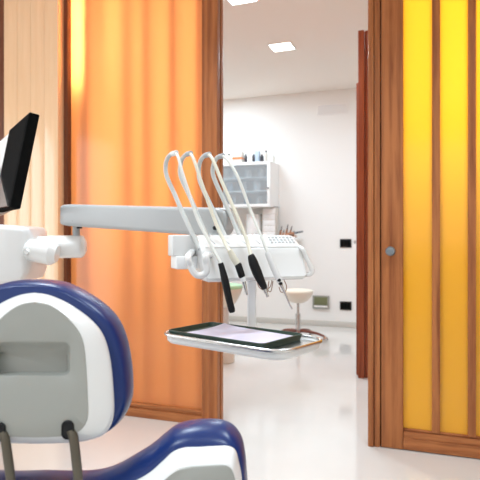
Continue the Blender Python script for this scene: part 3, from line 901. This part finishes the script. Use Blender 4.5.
for i, lp in enumerate(loops):
    n = len(lp['strap'])
    dd = [0, .05, .085, .105, .11, .105, .095, .08]
    pts = [PX(a, b, lp['db'] + dd[k]) for k, (a, b) in enumerate(lp['strap'])]
    obj('whip_arm', tube(BM(), smooth_path(pts, 6), [.0064, .0064, .0060], 12), M['strap'], unit)
    obj('whip_clip', tube(BM(), [pts[-2] + (pts[-1] - pts[-2]) * .3, pts[-1] + (pts[-1] - pts[-2]) * .25], .0076, 12), M['tag'] if i else M['white'], unit)
    h = lp['hose']; m_ = len(h)
    lp['pts'] = [PX(a, b, lp['db'] + .08 - .155 * (k / (m_ - 1))) for k, (a, b) in enumerate(h)]
    lp['end'] = lp['pts'][-1]; lp['dend'] = lp['db'] - .075

def on(px, py, i): return PX(px, py, loops[i]['dend'])
HG = 'handpieces on the instrument head'
def hosed(i, name, label, cat, m, r):
    t = thing(name, label, cat, loops[i]['end'], HG)
    obj('hose', tube(BM(), smooth_path(loops[i]['pts'], 6), r, 12), m, t)
    return t
t = hosed(0, 'dental_handpiece', 'slim all-black handpiece hanging leftmost on the instrument head', 'handpiece', M['hose'], .0043)
obj('grip', tube(BM(), smooth_path([on(220.5, 263, 0), on(223, 272, 0), on(226, 285, 0), on(229, 299, 0), on(231.5, 309, 0), on(232.3, 312.5, 0)], 4), [.0068, .0078, .0098, .0092, .0086, .0088, .006], 16), M['black'], t)
t = hosed(1, 'dental_handpiece', 'short black handpiece with beige sleeve, white collar and steel tip', 'handpiece', M['hose_beige'], .0047)
obj('sleeve', tube(BM(), [on(229.5, 250, 1), on(233, 257, 1), on(237.5, 264, 1)], [.0068, .0088, .0092], 16), M['hose_beige'], t, label='beige rubber sleeve')
obj('grip', tube(BM(), [on(237.2, 263, 1), on(238.2, 265, 1), on(241.8, 276, 1), on(242.3, 277.5, 1)], [.007, .0092, .0088, .007], 16), M['black'], t)
obj('collar', tube(BM(), [on(242.3, 277, 1), on(243.7, 281.5, 1)], [.0072, .0066], 16), M['white'], t, label='white collar')
obj('tip', tube(BM(), [on(243.6, 281, 1), on(245, 286.5, 1), on(247, 295, 1)], [.0052, .0042, .0022], 12), M['steel'], t, label='steel tip')
t = hosed(2, 'dental_handpiece', 'thick black handpiece with a short steel nose, right of the tray pole top', 'handpiece', M['hose_beige'], .0049)
obj('grip', tube(BM(), smooth_path([on(250.5, 254.5, 2), on(251.3, 256.5, 2), on(254.5, 266, 2), on(259.5, 278, 2), on(263.6, 286, 2), on(264.8, 289, 2)], 4), [.0064, .0086, .0125, .013, .0105, .0085, .0065], 18), M['black'], t)
obj('nose', tube(BM(), [on(264.6, 288.5, 2), on(266.2, 292.5, 2), on(266.4, 293, 2), on(267.8, 297, 2)], [.0052, .0050, .0036, .0034], 14), M['steel'], t, label='steel nose')
t = hosed(3, 'air_water_syringe', 'white and silver air water syringe, rightmost on the instrument head', 'syringe', M['hose'], .0043)
obj('body', tube(BM(), [on(267, 252, 3), on(268, 254, 3), on(274, 269, 3), on(279.5, 281, 3), on(280.5, 283, 3)], [.0062, .0078, .0082, .0078, .006], 16), M['white_gloss'], t)
for k, (a, b) in enumerate(((277.6, 280.2), (279.3, 283.6))):
    p = PX(a + 1.4, b, loops[3]['dend'] - .006)
    obj('button', lathe(BM(), p, [(.0042, -.004), (.0042, .003), (.003, .0045), (0, .0045)], 12, W(.45, -.85, .1) - W(0, 0, 0)), M['black'], t, label='dark push button')
obj('nozzle', tube(BM(), smooth_path([on(280, 282, 3), on(282, 287, 3), on(285, 293, 3), on(289, 303, 3), on(292, 309, 3)], 4), [.0045, .0038, .0024, .0018, .0018], 12), M['steel'], t, label='thin steel nozzle')

# thin brown cords looping under the head, fixed to its underside
bm = BM()
for pts in (((257, 281), (259, 287), (264, 290), (270, 287), (272, 280)), ((269, 281), (268, 290), (271, 291), (273, 281)), ((284, 280), (286.5, 286), (285.5, 291), (281, 292), (279, 287))):
    dcs = 1.56
    pp = [PX(a, b, dcs) for a, b in pts]
    tube(bm, smooth_path(pp, 6), .0013, 8)
obj('hanging_cord', bm, M['cord'], unit, label='thin brown cord loops')

# tray pole and tray holder
ZT = .80
def tp(px, py): 
    d = F * (EYE - ZT) / (py - HZ)
    return Vector(((px - 240) / F * d, d))
TA, TB, TCn = tp(157.5, 333.5), tp(281.5, 353), tp(317.5, 338)
u2 = (TB - TA).normalized(); v2 = Vector((-u2.y, u2.x))
TL = (TB - TA).length; TW = (TCn - TB).dot(v2)
tc2 = TA + u2 * TL / 2 + v2 * TW / 2
def tl(u, v, z):
    q = tc2 + u2 * u + v2 * v
    return W(q.x, q.y, z)
def tring(w_, h_, r, z): return [tl(a, b, z) for a, b in rrect(w_, h_, r, 8)]
pole_d = 1.565
pp = PX(251.7, 0, pole_d)
def pring(z, w_): return [W((251.7 - 240) / F * pole_d + a, pole_d + b, z) for a, b in rrect(w_, w_, .006)]
obj('tray_pole', loft(BM(), [pring(.772, .025), pring(.985, .025)]), M['pole_grey'], unit)
# bracket from pole to underside of tray
pq = W((251.7 - 240) / F * pole_d, pole_d, .775)
obj('tray_bracket', tube(BM(), [pq, tl(0, 0, .772)], .012, 14), M['grey_arm'], unit)
th_ = obj('tray_holder', loft(BM(), [tring(TL - .05, TW - .05, .03, ZT - .024), tring(TL - .022, TW - .022, .040, ZT - .0225), tring(TL - .008, TW - .008, .046, ZT - .016), tring(TL - .004, TW - .004, .048, ZT - .004), tring(TL - .012, TW - .012, .045, ZT - .003), tring(TL - .02, TW - .02, .042, ZT - .008)]), M['white'], unit)
rim = [tl(a, b, ZT) for a, b in rrect(TL, TW, .05, 8)]
bm = BM()
rings = []
n = len(rim)
for k in range(n):
    p = rim[k]; tg = (rim[(k + 1) % n] - rim[k - 1]).normalized(); nn = tg.cross(Vector((0, 0, 1)))
    rings.append([bm.verts.new(p + nn * .0042 * math.cos(a) + Vector((0, 0, .0042 * math.sin(a)))) for a in [2 * PI * j / 10 for j in range(10)]])
for k in range(n):
    a_, b_ = rings[k], rings[(k + 1) % n]
    for j in range(10): bm.faces.new((a_[j], a_[(j + 1) % 10], b_[(j + 1) % 10], b_[j]))
obj('rim', bm, M['steel'], th_, label='chrome rim')
obj('tray_plate', loft(BM(), [tring(TL - .014, TW - .014, .044, ZT - .009), tring(TL - .014, TW - .014, .044, ZT - .005)]), M['steel'], unit, label='steel tray plate')

# dark green liner tray with raised border, paper on it
LU = -.021; LWd = TL - .076; LH = TW - .026
def lring(w_, h_, r, z): return [tl(LU + a, b, z) for a, b in rrect(w_, h_, r, 6)]
z0_ = ZT - .005
lin = obj('liner_tray', loft(BM(), [lring(LWd - .01, LH - .01, .012, z0_), lring(LWd, LH, .016, z0_ + .013), lring(LWd - .002, LH - .002, .016, z0_ + .015), lring(LWd - .008, LH - .008, .012, z0_ + .015), lring(LWd - .02, LH - .02, .012, z0_ + .004)]), M['green'])
tag(lin, 'dark green shallow liner tray lying in the chrome rimmed tray holder', 'tray')
bm = BM()
nu, nv = 16, 10
def pp_(u, v):
    # sheet corners in tray coordinates, slightly curled at the far left
    uu = LU + .014 + (-.118 + .238 * u); vv = -.076 + .150 * v
    uu += .010 * v - .0; vv += .0
    z = z0_ + .0055 + .011 * max(0, v - .35) ** 2 * (1.6 - 1.2 * u) + .012 * max(0, .3 - u) ** 2 * 4
    return tl(uu, vv, z)
gv = [[bm.verts.new(pp_(i / nu, j / nv)) for j in range(nv + 1)] for i in range(nu + 1)]
gw = [[bm.verts.new(pp_(i / nu, j / nv) + Vector((0, 0, .0006))) for j in range(nv + 1)] for i in range(nu + 1)]
for i in range(nu):
    for j in range(nv):
        bm.faces.new((gv[i][j], gv[i][j + 1], gv[i + 1][j + 1], gv[i + 1][j]))
        bm.faces.new((gw[i][j], gw[i + 1][j], gw[i + 1][j + 1], gw[i][j + 1]))
for i in range(nu):
    bm.faces.new((gv[i][0], gv[i + 1][0], gw[i + 1][0], gw[i][0])); bm.faces.new((gv[i][nv], gw[i][nv], gw[i + 1][nv], gv[i + 1][nv]))
for j in range(nv):
    bm.faces.new((gv[0][j], gw[0][j], gw[0][j + 1], gv[0][j + 1])); bm.faces.new((gv[nu][j], gv[nu][j + 1], gw[nu][j + 1], gw[nu][j]))
pap = obj('paper_sheet', bm, M['paper'])
tag(pap, 'lilac white paper sheet lying in the dark green tray', 'paper')

# ================================================================== MONITOR
# near vertical edge of the casing given by its two corners; the screen faces left
dm = 2.0
hv = Vector((-.53, .85)).normalized()         # lateral, away from the near edge (camera frame)
def mon(px, py, back, dd=0.0):
    """point on the sight line moved along the screen direction"""
    x = (px - 240) / F * dm; z = EYE - (py - HZ) / F * dm
    q = Vector((x, dm)) + hv * back
    return W(q.x, q.y, z)
bt, bb_ = mon(29.5, 112, 0), mon(10, 207, 0)           # front edge (screen side)
upm = (bt - bb_)
H_ = W(hv.x, hv.y, 0) - W(0, 0, 0)                      # screen horizontal in world
n2_ = H_.cross(upm).normalized()                        # screen normal
camv = W(0, 0, EYE) - bt
if n2_.dot(camv) < 0: n2_ = -n2_
TH = .036
WM = .40
t = thing('monitor', 'thin black monitor on a white support, seen almost edge-on at the left', 'monitor', bb_ + H_ * WM / 2)
def mp(u, v, w): return bb_ + H_ * (u * WM) + upm * v - n2_ * w
bm = BM()
cs = [(0, 0), (1, 0), (1, 1), (0, 1)]
loft(bm, [[mp(u, v, .0) for u, v in cs], [mp(u, v, TH) for u, v in cs]])
bmesh.ops.bevel(bm, geom=list(bm.edges), offset=.002, segments=2, affect='EDGES')
obj('casing', bm, M['black_matte'], t)
bm = BM()
scr = [(.05, .05), (.95, .05), (.95, .95), (.05, .95)]
loft(bm, [[mp(u, v, .0005) for u, v in scr], [mp(u, v, -.001) for u, v in scr]])
obj('screen', bm, M['black_matte'], t, label='dark screen')
# white rear housing wider than the screen, and the white support plate at its foot
bm = BM()
loft(bm, [[mp(u, v, TH * .25) for u, v in ((1.002, .0), (1.75, .0), (1.75, 1), (1.002, 1))], [mp(u, v, TH * .9) for u, v in ((1.002, .0), (1.75, .0), (1.75, 1), (1.002, 1))]])
bmesh.ops.bevel(bm, geom=list(bm.edges), offset=.003, segments=2, affect='EDGES')
obj('side_panel', bm, M['cabinet'], t, label='white side panel')
def onpl(px, py, w):
    ro = W(0, 0, EYE); rd = PX(px, py, 1.0) - ro
    pc_ = mp(0, 0, w)
    return ro + rd * ((pc_ - ro).dot(n2_) / rd.dot(n2_))
sp = [(9.5, 206.3), (2.2, 177), (-2, 166), (-6, 180), (-6, 209)]
bm = BM()
loft(bm, [[onpl(a, b, -.0015) for a, b in sp], [onpl(a, b, -.0015) + n2_ * .008 for a, b in sp]])
obj('support_plate', bm, M['steel'], t, label='silver support plate')
# bracket to housing
bm = BM()
tube(bm, smooth_path([mp(1.2, .3, TH * .9), mp(1.25, .1, TH + .04), W((-60 - 240) / F * 2.10, 2.10, 1.07)], 6), .016, 14)
obj('bracket', bm, M['grey_arm'], t)

# ================================================================== LIGHTS
def area(name, loc, rot, sx, sy, power, col=(1, 1, 1)):
    l = bpy.data.lights.new(name, 'AREA'); l.shape = 'RECTANGLE'; l.size = sx; l.size_y = sy
    l.energy = power; l.color = col
    o = link(bpy.data.objects.new(name, l)); o.location = loc; o.rotation_euler = rot
    return o
# daylight through the window behind the camera and the glazed door in the left wall
area('daylight', ((WX0 + WX1) / 2, Y0 - 0.12, (WZ0 + WZ1) / 2), (math.radians(90), 0, 0), WX1 - WX0, WZ1 - WZ0, 18, (0.95, 0.98, 1.0))
area('garden_daylight', (XL - 0.05, (LW0 + LW1) / 2, (LZ0 + LZ1) / 2), (0, math.radians(-90), 0), LZ1 - LZ0, LW1 - LW0, 36, (0.95, 0.99, 1.02))
# ceiling lamps of the front room
for (x, y, p) in ((-1.3, 1.6, 16), (0.4, 1.6, 14), (-1.2, -0.4, 16), (0.6, -0.4, 16)):
    sl = area('surgery_lamp', (x, y, ZC - 0.01), (0, 0, 0), 0.6, 0.3, p, (.85, .99, 1.10)); sl.data.spread = math.radians(125)
# recessed lamps of the white room; the large unseen ones are added fill
for (x, y, p) in ((-1.356, 3.74, 9), (-1.347, 4.81, 13), (-2.45, 4.81, 13), (-0.2, 4.81, 11), (-2.45, 5.7, 10), (1.3, 4.8, 11)):
    sz_ = 0.18 if x in (-1.356, -1.347) else 0.6
    area('white_room_lamp', (x, y, ZC - 0.012), (0, 0, 0), sz_, sz_, p * 1.28, (.84, 1.0, 1.12))
# unseen upright area lights added behind the glazing to grade its brightness
for (x, wd, p, zc_, zh_) in ((-1.62, 0.9, 7.2, 1.85, 1.7), (0.55, 1.7, 18, 2.05, 1.35)):
    l = area('added_pane_light', (x, YF + 0.55, zc_), (math.radians(-90), 0, 0), wd, zh_, p, (1, .98, .94))
    l.data.spread = math.radians(130)
# small strip lamp at the upper left edge of the orange sheet
area('edge_lamp', (xa + 0.05, YF + 0.16, 2.35), (math.radians(-90), 0, 0), 0.06, 0.7, 8, (1, .98, .94))

w = bpy.data.worlds.new('World'); scene.world = w; w.use_nodes = True
bg = w.node_tree.nodes['Background']; bg.inputs['Color'].default_value = (0.9, 0.95, 1, 1); bg.inputs['Strength'].default_value = 0.8

# ================================================================== CAMERA
cam = bpy.data.cameras.new('Camera')
co = link(bpy.data.objects.new('Camera', cam))
cam.sensor_width = 36; cam.sensor_fit = 'HORIZONTAL'
cam.lens = 36 * F / 480
cam.shift_y = -(240 - HZ) / 480
cam.clip_start = 0.02
cam.dof.use_dof = True; cam.dof.focus_distance = 1.35; cam.dof.aperture_fstop = 9
co.location = (0, 0, EYE)
co.rotation_euler = (PI / 2, 0, YAW)
scene.camera = co

scene.view_settings.view_transform = 'Standard'
scene.view_settings.look = 'None'
scene.view_settings.gamma = 1
scene.view_settings.exposure = 0
scene.view_settings.use_curve_mapping = False
scene.cycles.use_denoising = True
scene.cycles.max_bounces = 12
scene.cycles.diffuse_bounces = 6
scene.cycles.transparent_max_bounces = 12
